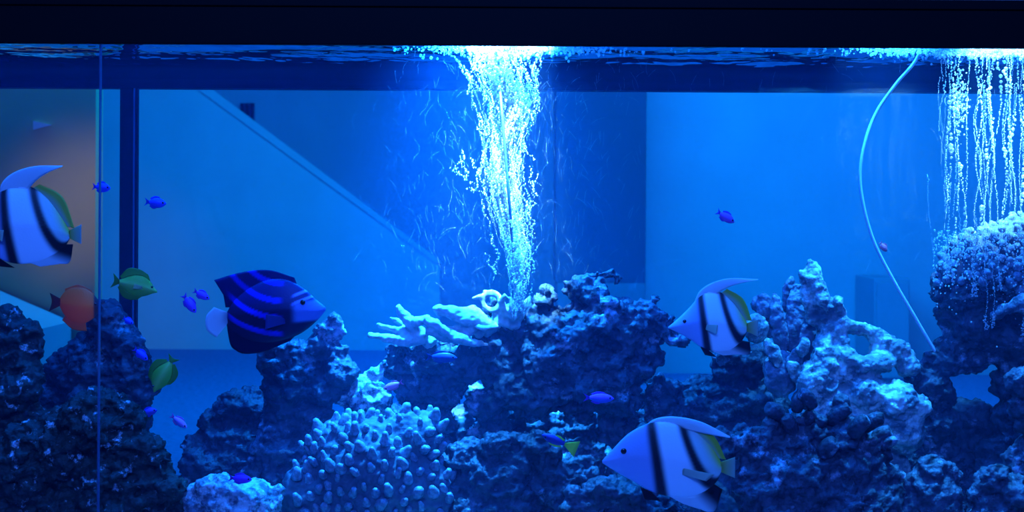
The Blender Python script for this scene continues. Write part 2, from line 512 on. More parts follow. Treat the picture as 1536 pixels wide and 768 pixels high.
sand = box('sand_bed', (TX0 + 0.002, 0.001, TZ + 0.0005), (TX1 - 0.002, TY1 - 0.001, TZ + 0.012), M['sand'])
tag(sand, 'pale crushed coral sand on the tank bottom', 'sand', kind='stuff')

# water: a body that scatters the lamps' light, and its rippled surface
wat = box('water', (TX0 + 0.0005, 0.0002, TZ + 0.0002), (TX1 - 0.0005, TY1 - 0.0002, ZW - 0.012), M['water'])
tag(wat, 'clear blue tank water holding the fish and reef', 'water', kind='stuff')
nx, ny = 560, 130
gx, gy = np.meshgrid(np.linspace(TX0 + 0.001, TX1 - 0.001, nx), np.linspace(0.0005, TY1 - 0.0005, ny))
P = np.stack([gx.ravel(), gy.ravel(), np.zeros(nx * ny)], 1)
hgt = 0.0065 * perlin(P * np.array((3, 11, 1)) + 3.1) + 0.0020 * perlin(P * np.array((9, 24, 1)) + 9.7) + 0.0009 * perlin(P * np.array((60, 60, 1)))
for cxp, rad in ((at(765, 80, 0.33).x, 0.05), (at(1475, 80, 0.3).x, 0.09)):
    d = np.hypot(P[:, 0] - cxp, P[:, 1] - 0.32)
    hgt += np.exp(-(d / (rad * 2.2)) ** 2) * (0.004 * perlin(P * 45 + 5) + 0.003 * np.cos(d / 0.012))
P[:, 2] = hgt
idx = np.arange(nx * ny).reshape(ny, nx)
fs = np.stack([idx[:-1, :-1].ravel(), idx[:-1, 1:].ravel(), idx[1:, 1:].ravel(), idx[1:, :-1].ravel()], 1)
ws = link('water_surface', mesh_np('water_surface', P, fs.tolist()), M['surface'], wat)
ws.location = Vector((0, 0, ZW)) - Vector(wat.location)

# ------------------------------------------------------------------ rocks
TOTAL = 0


def blob_mesh(blobs, caps, voxel, rng, jit=0.12):
    bm = bmesh.new()
    for bl in blobs:
        px, py, y, r = bl[:4]
        s = bl[4] if len(bl) > 4 else (1, 0.62 if r > 42 else 0.85, 1)
        tilt = bl[5] if len(bl) > 5 else rng.uniform(-0.5, 0.5)
        p = at(px, py, y); rr = r * mpp(y)
        S = Matrix.Diagonal((rr * s[0] * rng.uniform(1 - jit, 1 + jit), rr * s[1] * rng.uniform(1 - jit, 1 + jit), rr * s[2] * rng.uniform(1 - jit, 1 + jit), 1))
        Rm = Matrix.Rotation(math.radians(tilt) if len(bl) > 5 else tilt, 4, 'Y') @ Matrix.Rotation(rng.uniform(-0.3, 0.3), 4, 'Z')
        bmesh.ops.create_icosphere(bm, subdivisions=3, radius=1.0, matrix=Matrix.Translation(p) @ Rm @ S)
    for cp in caps:
        pts = [at(c[0], c[1], c[2]) for c in cp]; rad = [c[3] * mpp(c[2]) for c in cp]
        if len(pts) > 2 or True:
            fine, fr = [], []
            for i in range(len(pts) - 1):
                n = max(2, int((pts[i + 1] - pts[i]).length / (0.35 * min(rad[i], rad[i + 1]))))
                for k in range(n):
                    t = k / n
                    fine.append(pts[i].lerp(pts[i + 1], t)); fr.append(rad[i] * (1 - t) + rad[i + 1] * t)
            fine.append(pts[-1]); fr.append(rad[-1])
        for p, r in zip(fine, fr):
            bmesh.ops.create_icosphere(bm, subdivisions=2, radius=1.0, matrix=Matrix.Translation(p) @ Matrix.Scale(r, 4))
    me = bpy.data.meshes.new('tmp'); bm.to_mesh(me); bm.free()
    o = bpy.data.objects.new('tmp', me); C.objects.link(o)
    md = o.modifiers.new('r', 'REMESH'); md.mode = 'VOXEL'; md.voxel_size = voxel
    sm = o.modifiers.new('s', 'SMOOTH'); sm.iterations = 2; sm.factor = 0.5
    dg = bpy.context.evaluated_depsgraph_get()
    out = bpy.data.meshes.new_from_object(o.evaluated_get(dg))
    bpy.data.objects.remove(o); bpy.data.meshes.remove(me)
    return out


def mesh_co(me):
    co = np.empty(len(me.vertices) * 3, np.float32); me.vertices.foreach_get('co', co)
    no = np.empty(len(me.vertices) * 3, np.float32); me.vertex_normals.foreach_get('vector', no)
    return co.reshape(-1, 3).astype(float), no.reshape(-1, 3).astype(float)


def set_co(me, co):
    me.vertices.foreach_set('co', co.astype(np.float32).ravel()); me.update()


def rock(name, label, blobs, mat, caps=(), voxel=0.0034, amp=(0.011, 0.007, 0.0032), seed=1, cat='rock', group=None, parent=None, sink=False, jit=0.12, lumps=0.020, ledge=0.5):
    global TOTAL
    rng = random.Random(seed)
    me = blob_mesh(blobs, caps, voxel, rng, jit)
    co, no = mesh_co(me)
    off = np.array((seed * 1.37, seed * 0.71, seed * 2.1))
    co = co + no * (amp[0] * fbm(co / 0.055 + off, 3) - amp[0] * 0.2)[:, None]
    set_co(me, co); co, no = mesh_co(me)
    hz = no * np.array((1, 1, 0.15))
    co = co + hz * (amp[0] * ledge * (fbm(co / np.array((0.07, 0.07, 0.020)) + off * 1.7, 3)))[:, None]
    set_co(me, co); co, no = mesh_co(me)
    co = co + no * (amp[1] * 0.8 * (0.55 - worley(co / (lumps * np.array((1.2, 1.2, 0.8))) + off)) + amp[1] * 1.0 * (0.3 - np.abs(fbm(co / 0.024 + off, 3)) * 1.3))[:, None]
    set_co(me, co); co, no = mesh_co(me)
    co = co + no * (amp[2] * 0.9 * (0.35 - np.abs(perlin(co / 0.011 + off)) * 1.6))[:, None]
    set_co(me, co); co, no = mesh_co(me)
    co = co + no * (amp[2] * (0.5 - worley(co / 0.0078 + off)))[:, None]
    co[:, 1] = np.clip(co[:, 1], 0.004, TY1 - 0.004)
    co[:, 2] = np.maximum(co[:, 2], TZ + 0.009)
    base = np.array(((co[:, 0].min() + co[:, 0].max()) / 2, (co[:, 1].min() + co[:, 1].max()) / 2, co[:, 2].min()))
    set_co(me, co - base)
    me.name = name
    TOTAL += len(me.polygons) * 2
    o = link(name, me, mat, parent)
    o.location = Vector(base) - (Vector(parent.location) if parent else Vector((0, 0, 0)))
    if parent is None:
        tag(o, label, cat, group)
    return o


G = 'rocks of the reef'
# far left edge
rock('live_rock', 'dark rounded reef rock at the far left edge with painted sparkle specks', [
    (12, 520, .24, 46), (40, 498, .24, 24), (10, 480, .24, 22), (52, 520, .24, 18), (20, 575, .24, 52), (30, 650, .25, 60), (20, 740, .26, 75), (0, 830, .26, 90)], M['green_rock'], seed=1, group=G)
# tall dark rock behind
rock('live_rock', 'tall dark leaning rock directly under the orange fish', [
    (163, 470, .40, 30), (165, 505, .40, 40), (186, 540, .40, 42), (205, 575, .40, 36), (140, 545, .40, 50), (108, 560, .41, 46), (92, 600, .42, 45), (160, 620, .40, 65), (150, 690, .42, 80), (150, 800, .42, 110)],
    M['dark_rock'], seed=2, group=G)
# front left pile
rock('live_rock', 'large dark foreground rock with crusty top and painted sparkle specks crossed by the tank seam', [
    (140, 640, .14, 58, (1, .9, 1)), (182, 640, .13, 46), (215, 690, .12, 46), (240, 735, .12, 38), (110, 690, .14, 75), (190, 740, .12, 75), (60, 720, .15, 85), (100, 640, .15, 40), (250, 790, .12, 50), (130, 820, .14, 110), (20, 800, .16, 100), (140, 900, .15, 120)],
    M['green_rock'], seed=3, amp=(.010, .009, .004), group=G)
# centre left pillar
rock('live_rock', 'knobbly upright rock pillar behind the dark blue angelfish nose', [
    (500, 480, .32, 15), (487, 502, .32, 19), (508, 500, .32, 13), (478, 522, .32, 18), (505, 532, .32, 17), (522, 556, .31, 13), (505, 560, .31, 20), (412, 535, .32, 22), (440, 535, .32, 24), (400, 553, .32, 16), (450, 565, .33, 42), (418, 578, .33, 30), (488, 585, .32, 26), (440, 625, .34, 55), (480, 640, .33, 36), (440, 700, .35, 70), (450, 800, .35, 100), (460, 880, .35, 90)],
    M['rock'], seed=4, lumps=.016, group=G)
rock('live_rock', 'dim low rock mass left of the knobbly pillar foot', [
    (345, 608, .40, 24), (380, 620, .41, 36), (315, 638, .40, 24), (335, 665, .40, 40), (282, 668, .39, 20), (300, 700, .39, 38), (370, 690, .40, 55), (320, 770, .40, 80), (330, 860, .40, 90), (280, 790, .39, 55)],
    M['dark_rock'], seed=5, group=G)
# pale flat rock in front
rock('live_rock', 'pale crusted flat topped rock low in front of the dark mass', [
    (375, 742, .14, 40, (1.1, 1, .75)), (410, 745, .14, 20), (330, 745, .13, 36), (295, 762, .13, 30), (350, 790, .14, 70), (340, 880, .15, 95)],
    M['pale_rock'], seed=6, amp=(.006, .006, .003), group=G)
# pale slope
rock('live_rock', 'pale crumbly rock slope between pillar and knobbly coral', [
    (575, 548, .34, 13), (560, 566, .34, 20), (538, 585, .33, 22), (556, 600, .32, 28), (512, 598, .33, 16), (540, 640, .34, 40), (520, 680, .36, 50), (560, 760, .38, 100), (560, 860, .38, 110)],
    M['pale_rock'], seed=7, amp=(.007, .008, .0035), group=G)
# central reef
rock('live_rock', 'big jagged central reef ridge peaking beside the bubble column', [
    (600, 545, .38, 30), (640, 535, .37, 40), (690, 535, .37, 46), (740, 515, .36, 45), (790, 505, .36, 38), (765, 480, .36, 22), (740, 465, .36, 17), (800, 470, .36, 20), (822, 440, .36, 13), (812, 452, .36, 14),
    (850, 500, .36, 46), (900, 480, .37, 42), (860, 437, .37, 16), (880, 425, .37, 20), (898, 415, .37, 14), (918, 410, .37, 9), (926, 416, .37, 9), (885, 448, .37, 28), (940, 490, .37, 42), (975, 462, .37, 13), (984, 449, .37, 9), (965, 480, .37, 28), (990, 488, .37, 24), (1008, 503, .37, 16), (1024, 510, .37, 8),
    (960, 535, .38, 40), (905, 550, .37, 52), (830, 555, .36, 55), (760, 565, .37, 48), (925, 590, .38, 36), (870, 590, .37, 40), (660, 575, .38, 34), (615, 580, .38, 30), (640, 620, .39, 36), (600, 640, .44, 40), (716, 596, .43, 20), (766, 622, .43, 22), (962, 604, .45, 24), (690, 650, .46, 40), (690, 720, .46, 50), (860, 640, .46, 40), (800, 650, .46, 42), (860, 720, .46, 60), (800, 740, .46, 60), (920, 690, .46, 40), (660, 610, .42, 26), (735, 610, .38, 30), (800, 600, .37, 36), (925, 640, .40, 30), (950, 700, .41, 45), (960, 790, .41, 70), (640, 690, .41, 48), (640, 790, .42, 80), (740, 660, .40, 36), (740, 740, .41, 50), (740, 830, .41, 75)],
    M['rock'], seed=8, amp=(.011, .011, .0038), lumps=.026, group=G)
# lower centre
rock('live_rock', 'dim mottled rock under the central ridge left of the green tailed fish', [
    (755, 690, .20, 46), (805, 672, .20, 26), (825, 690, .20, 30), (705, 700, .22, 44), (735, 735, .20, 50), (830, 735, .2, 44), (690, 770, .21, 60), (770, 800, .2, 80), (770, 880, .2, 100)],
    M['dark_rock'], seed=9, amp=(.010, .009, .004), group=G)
rock('live_rock', 'small crusted rock at the bottom under the large banded fish', [
    (905, 745, .13, 34), (870, 762, .13, 30), (935, 715, .15, 18), (950, 760, .13, 40), (1000, 775, .14, 36), (910, 810, .13, 60), (940, 890, .14, 90)],
    M['rock'], seed=10, group=G)
# mid right dark
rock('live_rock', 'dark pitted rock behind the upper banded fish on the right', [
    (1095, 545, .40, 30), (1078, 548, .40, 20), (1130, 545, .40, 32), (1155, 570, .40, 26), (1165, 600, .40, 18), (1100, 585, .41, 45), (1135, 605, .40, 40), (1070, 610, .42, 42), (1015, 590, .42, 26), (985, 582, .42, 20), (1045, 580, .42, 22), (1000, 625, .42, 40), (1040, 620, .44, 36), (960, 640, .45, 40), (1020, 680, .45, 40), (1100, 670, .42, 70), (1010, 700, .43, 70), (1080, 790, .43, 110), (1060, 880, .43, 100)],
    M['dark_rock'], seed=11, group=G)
# bleached coral skeleton on the right
rock('coral_skeleton', 'pale branching coral skeleton with a pointed spire and a hole', [
    (1240, 530, .29, 22), (1225, 575, .29, 34), (1270, 560, .29, 28), (1300, 590, .28, 36), (1345, 600, .27, 34), (1378, 612, .27, 22), (1250, 610, .29, 40), (1310, 640, .28, 44), (1350, 645, .28, 38), (1320, 530, .30, 18), (1340, 530, .30, 20), (1360, 545, .30, 20), (1300, 720, .30, 60), (1310, 820, .3, 90), (1230, 660, .30, 50)],
    M['skeleton'], caps=[
        [(1217, 393, .30, 7), (1222, 425, .30, 13), (1236, 462, .30, 17), (1245, 500, .30, 18), (1238, 545, .29, 24)],
        [(1201, 408, .30, 5), (1210, 440, .30, 9), (1222, 480, .31, 12)],
        [(1258, 452, .29, 9), (1264, 478, .29, 11), (1256, 500, .29, 14)],
        [(1268, 488, .29, 13), (1300, 496, .30, 11), (1330, 512, .30, 13), (1352, 525, .30, 15)],
        [(1265, 500, .29, 12), (1268, 530, .28, 13), (1290, 548, .27, 15), (1330, 545, .28, 15)]],
    seed=12, amp=(.005, .0042, .0026), cat='coral', voxel=.003, ledge=.15)
# leafy plates to its left
plates = empty('plate_coral', at(1180, 560, .33))
tag(plates, 'cluster of upright blue plate coral lobes left of the pale spire', 'coral')
for k, (px, py, y, a_, h_, tl) in enumerate([(1192, 478, .33, 17, 62, 4), (1168, 486, .32, 15, 52, -8), (1184, 440, .34, 14, 30, 12), (1150, 472, .33, 15, 34, -12), (1134, 492, .31, 19, 22, 0), (1212, 500, .33, 15, 50, 8),
                                           (1160, 530, .30, 11, 22, -25), (1188, 545, .30, 14, 26, 30), (1196, 560, .29, 12, 24, -35), (1205, 520, .29, 12, 18, 12), (1140, 455, .34, 13, 16, 0), (1172, 560, .32, 30, 40, 0), (1215, 600, .31, 30, 22, 0)]):
    rock('coral_lobe', None, [(px, py, y, 1, (a_, a_ * .8 if k in (4, 11) else a_ * 0.55, h_), tl)], M['skeleton'] if k in (4, 6, 8, 9) else M['plate'], seed=30 + k, amp=(.003, .0026, .002), parent=plates, voxel=.0028, ledge=.2)
# front right pile with tubes
rock('live_rock', 'broad lumpy foreground rock bearing curled tube sponges', [
    (1085, 668, .17, 22), (1120, 660, .17, 26), (1155, 645, .17, 22), (1150, 690, .17, 44), (1210, 660, .18, 40), (1265, 660, .18, 40), (1300, 680, .18, 36), (1200, 720, .16, 60), (1270, 730, .16, 60), (1140, 740, .16, 50), (1320, 740, .17, 46), (1180, 800, .16, 80), (1280, 810, .16, 85), (1220, 890, .16, 110)],
    M['rock'], seed=13, amp=(.008, .007, .0036), group=G)
tubes = empty('tube_sponge', at(1240, 680, .16))
tag(tubes, 'cluster of curled stubby tube sponges on the front right rock', 'sponge')
rng = random.Random(5)
for k, (px, py, r, ang, ln) in enumerate([(1190, 640, 11, -15, 30), (1205, 630, 10, 20, 26), (1172, 618, 12, -40, 22), (1225, 640, 11, 10, 28), (1248, 620, 12, 35, 30), (1262, 608, 13, 0, 24), (1278, 640, 12, 30, 30), (1296, 630, 11, 55, 28), (1308, 655, 12, 40, 30), (1322, 662, 10, 70, 20), (1215, 665, 14, -10, 26), (1235, 672, 13, 30, 24), (1195, 605, 10, 10, 20), (1218, 598, 11, -30, 22)]):
    y = .15 + rng.uniform(0, .03)
    a_ = math.radians(ang)
    pts, rad = [], []
    for i in range(7):
        t = i / 6
        pts.append(at(px + math.sin(a_ * (0.6 + t)) * ln * t, py + ln * .5 - math.cos(a_ * t) * ln * t, y - .012 * t))
        rad.append(r * mpp(y) * (0.8 + 0.25 * math.sin(t * 3)))
    q = list(pts); rr = list(rad)
    q += [pts[-1] + (pts[-1] - pts[-2]) * .3, pts[-1] + (pts[-1] - pts[-2]) * .1, pts[-2]]
    rr += [rad[-1] * .75, rad[-1] * .5, rad[-1] * .42]
    me = tube_mesh('sponge_tube', [p - Vector(tubes.location) for p in q], rr, 14)
    link('sponge_tube', me, M['rock'], tubes)
# right tall reef
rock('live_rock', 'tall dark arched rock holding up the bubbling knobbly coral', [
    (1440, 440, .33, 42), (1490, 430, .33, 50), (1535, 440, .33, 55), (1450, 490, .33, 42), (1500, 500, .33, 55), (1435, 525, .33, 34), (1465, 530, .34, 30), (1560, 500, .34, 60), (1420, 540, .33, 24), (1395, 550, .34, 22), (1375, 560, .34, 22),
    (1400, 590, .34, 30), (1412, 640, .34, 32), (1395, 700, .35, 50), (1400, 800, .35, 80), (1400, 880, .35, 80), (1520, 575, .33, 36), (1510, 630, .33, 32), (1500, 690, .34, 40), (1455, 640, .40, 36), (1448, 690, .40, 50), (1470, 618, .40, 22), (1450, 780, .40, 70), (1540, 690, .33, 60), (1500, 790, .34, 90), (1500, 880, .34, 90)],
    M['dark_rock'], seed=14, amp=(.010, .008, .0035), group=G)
rock('live_rock', 'small pale capped rock below the coral skeleton at bottom right', [
    (1395, 705, .16, 26), (1415, 715, .16, 22), (1375, 725, .16, 24), (1395, 760, .16, 50), (1400, 850, .17, 80)],
    M['rock'], seed=15, amp=(.006, .006, .003), group=G)
rock('live_rock', 'mottled low rock in the bottom right corner of the tank', [
    (1490, 725, .14, 30), (1520, 745, .14, 40), (1470, 745, .14, 24), (1500, 800, .14, 60), (1500, 880, .15, 90)],
    M['rock'], seed=16, amp=(.008, .008, .0035), group=G)
rock('live_rock', 'rough rock end cut by the right frame edge below the arch', [
    (1538, 575, .2, 26), (1555, 620, .2, 45), (1560, 700, .22, 60), (1570, 820, .22, 90)], M['rock'], seed=17, amp=(.007, .007, .003), group=G)

# pale finger corals on the ridge
rock('finger_coral', 'pale four fingered soft coral fanning over open water', [(628, 500, .33, 16), (645, 512, .34, 12)], M['finger'], caps=[
    [(632, 506, .33, 12), (600, 511, .32, 9), (574, 507, .31, 7), (554, 502, .30, 5)],
    [(630, 502, .33, 12), (600, 497, .335, 8), (582, 491, .33, 6), (570, 487, .33, 5)],
    [(628, 500, .33, 11), (604, 486, .35, 7), (586, 477, .35, 5)],
    [(630, 500, .33, 13), (616, 484, .32, 10), (604, 470, .32, 8), (597, 461, .32, 6)]], seed=21, amp=(.005, .0024, .0010), voxel=.002, cat='coral', group='soft finger corals on the ridge')
rock('finger_coral', 'pale hollow tipped finger coral in the middle of the ridge', [(735, 492, .34, 16), (700, 512, .35, 14)], M['finger'], caps=[
    [(737, 490, .34, 15), (714, 480, .33, 15), (688, 473, .32, 12), (658, 466, .31, 8)],
    [(722, 482, .33, 9), (714, 470, .33, 7), (709, 464, .33, 4)],
    [(730, 517, .33, 7), (705, 514, .32, 8), (678, 503, .31, 8), (655, 488, .30, 8), (641, 481, .30, 7)],
    [(708, 496, .33, 9), (685, 496, .33, 9), (665, 495, .32, 7)],
    [(655, 486, .30, 7), (648, 496, .31, 9), (662, 506, .32, 9), (690, 512, .34, 9)],
    [(640, 478, .31, 7), (625, 482, .31, 6), (618, 480, .32, 5)]], seed=22, amp=(.005, .0024, .0010), voxel=.002, cat='coral', group='soft finger corals on the ridge')
ring = []
for k in range(13):
    q = 2 * math.pi * k / 12
    ring.append((737 + 13 * math.cos(q), 452 + 13 * math.sin(q), .33, 5))
rock('finger_coral', 'pale looped soft coral at the foot of the bubble column', [(770, 470, .34, 16), (748, 470, .34, 12)], M['finger'], caps=[
    ring, [(726, 444, .33, 5), (709, 447, .33, 3)], [(734, 440, .33, 5), (726, 436, .33, 2.5)],
    [(760, 470, .33, 8), (752, 452, .32, 6), (757, 443, .31, 4)], [(775, 472, .33, 8), (790, 455, .33, 6), (795, 446, .33, 4)],
    [(770, 475, .32, 8), (768, 458, .31, 6), (766, 448, .31, 4)], [(720, 500, .34, 9), (745, 480, .34, 10), (770, 485, .34, 12)],
    [(716, 489, .32, 5), (728, 492, .31, 5), (742, 489, .32, 5)]], seed=23, amp=(.002, .001, .0006), voxel=.002, cat='coral', group='soft finger corals on the ridge')


# knobbly corals: a base with branches that are parts
def branch_mesh(name, rng, r, ln):
    n = 6; pts, rad = [], []
    bend = Vector((rng.uniform(-.2, .2), rng.uniform(-.2, .2), 0))
    for i in range(n):
        t = i / (n - 1)
        pts.append(Vector((0, 0, ln * t)) + bend * ln * t * t)
        rad.append(r * (1.35 - 0.62 * t) * (1 + rng.uniform(-.12, .12)))
    pts += [pts[-1] + Vector((0, 0, r * .30)), pts[-1] + Vector((0, 0, r * .42))]
    rad += [r * .46, r * .1]
    return tube_mesh(name, pts, rad, 9)


def clear_of(p, pts, d):
    return all((p - q).length > d for q in pts)


def knobbly(name, label, base_blobs, seed, n, rpx, lpx, mat, tipmat, aim, window, ymean, spacing):
    root = empty(name, at(window[0] / 2 + window[2] / 2, window[3], ymean))
    tag(root, label, 'coral')
    b = rock('coral_base', None, base_blobs, M['stag'], seed=seed, amp=(.006, .004, .002), parent=root)
    co, no = mesh_co(b.data)
    co = co + np.array(b.location)
    rng = random.Random(seed)
    k = mpp(ymean)
    kinds = [branch_mesh('branch', rng, rpx * k * rng.uniform(.85, 1.15), lpx * k * rng.uniform(.8, 1.2)) for _ in range(6)]
    for m_ in kinds:
        m_.materials.append(tipmat); m_.polygons.foreach_set('use_smooth', [True] * len(m_.polygons))
    placed = []
    order = list(range(len(co))); rng.shuffle(order)
    for i in order:
        if len(placed) >= n: break
        p = Vector(co[i]) + Vector(root.location); nn = Vector(no[i])
        if nn.y > 0.35 or nn.z < -0.55: continue
        d = p - CAM; yy = d.y
        px = 768 + FPX * d.dot(R_) / yy; py = HOR - FPX * d.dot(U_) / yy
        if not (window[0] < px < window[2] and window[1] < py < window[3]): continue
        if not clear_of(p, placed, spacing * k): continue
        placed.append(p)
        o = bpy.data.objects.new('branch', kinds[len(placed) % 6]); C.objects.link(o); o.parent = root
        dr = (nn * 0.9 + Vector(aim) + Vector((rng.uniform(-.25, .25), rng.uniform(-.25, .25), rng.uniform(-.1, .2)))).normalized()
        o.location = p - Vector(root.location) - dr * rpx * k * 0.6
        o.rotation_mode = 'QUATERNION'; o.rotation_quaternion = dr.to_track_quat('Z', 'Y')
        s = rng.uniform(.75, 1.2); o.scale = (s, s, s * rng.uniform(.8, 1.2))
    return root


knobbly('knobbly_coral', 'knobbly stony coral mound studded with short stubby branches', [
    (560, 720, .20, 92, (1, .8, .95)), (610, 670, .20, 52), (520, 690, .20, 60), (635, 640, .21, 24), (500, 655, .22, 32, (1.4, 1, .7)), (470, 740, .2, 50), (620, 740, .20, 60), (560, 800, .2, 100), (560, 890, .2, 110)],
    41, 120, 6.2, 14, M['stag'], M['stag_lit'], (0.1, -.35, .75), (445, 590, 690, 775), .17, 17.5)
knobbly('knobbly_coral', 'bright knobbly coral head under the bubble curtain on the right', [
    (1425, 405, .31, 26), (1455, 380, .31, 34), (1495, 370, .31, 40), (1540, 365, .31, 42), (1480, 405, .30, 36), (1530, 410, .30, 40), (1445, 410, .31, 26), (1580, 390, .31, 50)],
    42, 120, 6.0, 9, M['stag'], M['stag_lit'], (0, -.2, .5), (1385, 322, 1600, 455), .29, 12.5)
rock('plate_shelf', 'pale curled coral ledge on the arched rock under the bubbles', [(1510, 462, .27, 18, (1.6, 1, .5)), (1495, 472, .27, 10), (1535, 455, .27, 16)], M['pale_rock'], seed=43, amp=(.003, .003, .002), cat='coral')

# ------------------------------------------------------------------ fish
def lin(pts, x):
    xs = [p[0] for p in pts]; ys = [p[1] for p in pts]
    return float(np.interp(x, xs, ys))


def smooth_line(pts, n=6):
    return [(p.x, p.y) for p in smooth_path([Vector((a_, b_, 0)) for a_, b_ in pts], n)]


def paint(me, cols):
    ca = me.color_attributes.new('pigment', 'FLOAT_COLOR', 'POINT')
    ca.data.foreach_set('color', np.array([tuple(c) + (1,) for c in cols], np.float32).ravel())


class Fish:
    """a fish drawn in photograph pixels about its middle, then turned a little so that it stands free in the water"""
    def __init__(self, name, label, cx, cy_, y, yaw=0, group=None, cat='fish'):
        self.c = (cx, cy_); self.k = mpp(y)
        self.root = empty(name, at(cx, cy_, y))
        self.root.rotation_euler = (0, 0, math.radians(yaw))
        tag(self.root, label, cat, group)

    def L(self, px, py, t=0.0):
        return Vector(((px - self.c[0]) * self.k, t, -(py - self.c[1]) * self.k))

    def body(self, top, bot, thick, colour, n=120, m=64, name='body'):
        if top[0][0] > top[-1][0]: top = top[::-1]
        if bot[0][0] > bot[-1][0]: bot = bot[::-1]
        top = smooth_line(top); bot = smooth_line(bot)
        x0, x1 = top[0][0], top[-1][0]
        co, fs, cols = [], [], []
        for i in range(n):
            s = i / (n - 1); s = 0.5 - 0.5 * math.cos(math.pi * s); x = x0 + (x1 - x0) * s
            zt, zb = lin(top, x), lin(bot, x)
            mid, hh = (zt + zb) / 2, max(0.3, (zb - zt) / 2)
            th = thick * (max(0.02, math.sin(math.pi * min(1, max(0, s))) ** 0.6))
            th = min(th, hh * 0.9)
            for j in range(m):
                q = 2 * math.pi * j / m
                cz, sy = math.cos(q), math.sin(q)
                pyy = mid - hh * cz
                # lens section: thin towards back and belly
                tt = th * sy * (1 - 0.35 * abs(cz))
                co.append(self.L(x, pyy, tt * self.k)); cols.append(colour(s, (1 - cz) / 2, x, pyy))
        for i in range(n - 1):
            for j in range(m):
                fs.append((i * m + j, i * m + (j + 1) % m, (i + 1) * m + (j + 1) % m, (i + 1) * m + j))
        fs.append(tuple(range(m))); fs.append(tuple((n - 1) * m + j for j in range(m - 1, -1, -1)))
        me = mesh_np(name, co, fs); paint(me, cols)
        bm = bmesh.new(); bm.from_mesh(me); bmesh.ops.recalc_face_normals(bm, faces=bm.faces); bm.to_mesh(me); bm.free()
        return link(name, me, M['fish'], self.root)

    def fin(self, name, base, edge, colour, t0=1.6, t1=0.35, ny=9, splay=0.0, label=None, nsm=6, rays=0.25):
        """a fin stretched between its root line and its free edge, thick at the root, with rays"""
        b = smooth_line(base, nsm); e = smooth_line(edge, nsm)
        N = 60
        def res(l):
            d = [0]
            for i in range(1, len(l)): d.append(d[-1] + math.hypot(l[i][0] - l[i - 1][0], l[i][1] - l[i - 1][1]))
            d = np.array(d) / max(d[-1], 1e-6)
            tt = np.linspace(0, 1, N)
            return np.stack([np.interp(tt, d, [p[0] for p in l]), np.interp(tt, d, [p[1] for p in l])], 1)
        b, e = res(b), res(e)
        co, cols, fs = [], [], []
        for side in (1, -1):
            for i in range(N):
                for j in range(ny):
                    v = j / (ny - 1)
                    p = b[i] * (1 - v) + e[i] * v
                    edge_t = 0.25 + 0.75 * math.sin(math.pi * i / (N - 1)) ** .5
                    th = (t0 * (1 - v) + t1 * v) * edge_t * (1 + rays * (1 if i % 2 else -1))
                    co.append(self.L(p[0], p[1], side * th * self.k + splay * v * self.k)); cols.append(colour(i / (N - 1), v, p[0], p[1]))
        for s_ in (0, 1):
            o = s_ * N * ny
            for i in range(N - 1):
                for j in range(ny - 1):
                    f = (o + i * ny + j, o + (i + 1) * ny + j, o + (i + 1) * ny + j + 1, o + i * ny + j + 1)
                    fs.append(f if s_ == 0 else f[::-1])
        o = N * ny
        rim = [(i, 0) for i in range(N)] + [(N - 1, j) for j in range(1, ny)] + [(i, ny - 1) for i in range(N - 2, -1, -1)] + [(0, j) for j in range(ny - 2, 0, -1)]
        for a_ in range(len(rim)):
            i, j = rim[a_]; i2, j2 = rim[(a_ + 1) % len(rim)]
            fs.append((i * ny + j, i2 * ny + j2, o + i2 * ny + j2, o + i * ny + j))
        me = mesh_np(name, co, fs); paint(me, cols)
        bm = bmesh.new(); bm.from_mesh(me); bmesh.ops.recalc_face_normals(bm, faces=bm.faces); bm.to_mesh(me); bm.free()
        ob = link(name, me, M['fin'], self.root)
        if label: ob['label'] = label
        return ob

    def eye(self, px, py, r, t):
        for s_ in (1, -1):
            bm = bmesh.new()
            bmesh.ops.create_uvsphere(bm, u_segments=12, v_segments=8, radius=r * self.k, matrix=Matrix.Diagonal((1, .5, 1, 1)))
            me = bpy.data.meshes.new('eye'); bm.to_mesh(me); bm.free()
            link('eye', me, M['eye'], self.root, self.L(px, py, s_ * t * self.k))


WHITE, BLACK, YEL = (0.86, 0.88, 0.92), (0.008, 0.008, 0.012), (0.62, 0.60, 0.06)
HEADC = (0.36, 0.42, 0.70)


def mixc(a_, b_, t):
    t = min(1, max(0, t)); return tuple(a_[i] * (1 - t) + b_[i] * t for i in range(3))


def sstep(a_, b_, x):
    t = min(1, max(0, (x - a_) / (b_ - a_))); return t * t * (3 - 2 * t)


def banded(bounds):
    """two dark slanting bands on a white body; bounds give u at the back and at the belly of each edge"""
    def f(u, v, x, y):
        e = [b0 + (b1 - b0) * v ** 1.3 for b0, b1 in bounds]
        c = HEADC
        s_ = 0.03
        c = mixc(c, BLACK, sstep(e[0] - s_, e[0] + s_, u))
        c = mixc(c, WHITE, sstep(e[1] - s_, e[1] + s_, u))
        c = mixc(c, BLACK, sstep(e[2] - s_, e[2] + s_, u))
        c = mixc(c, (0.55, 0.66, 0.62), sstep(e[3] - s_, e[3] + s_, u))
        c = mixc(c, YEL, sstep(e[3] + .05, e[3] + .25, u))
        return c
    return f


BANDS = [(.36, .44), (.44, .55), (.62, .88), (.70, 1.02)]


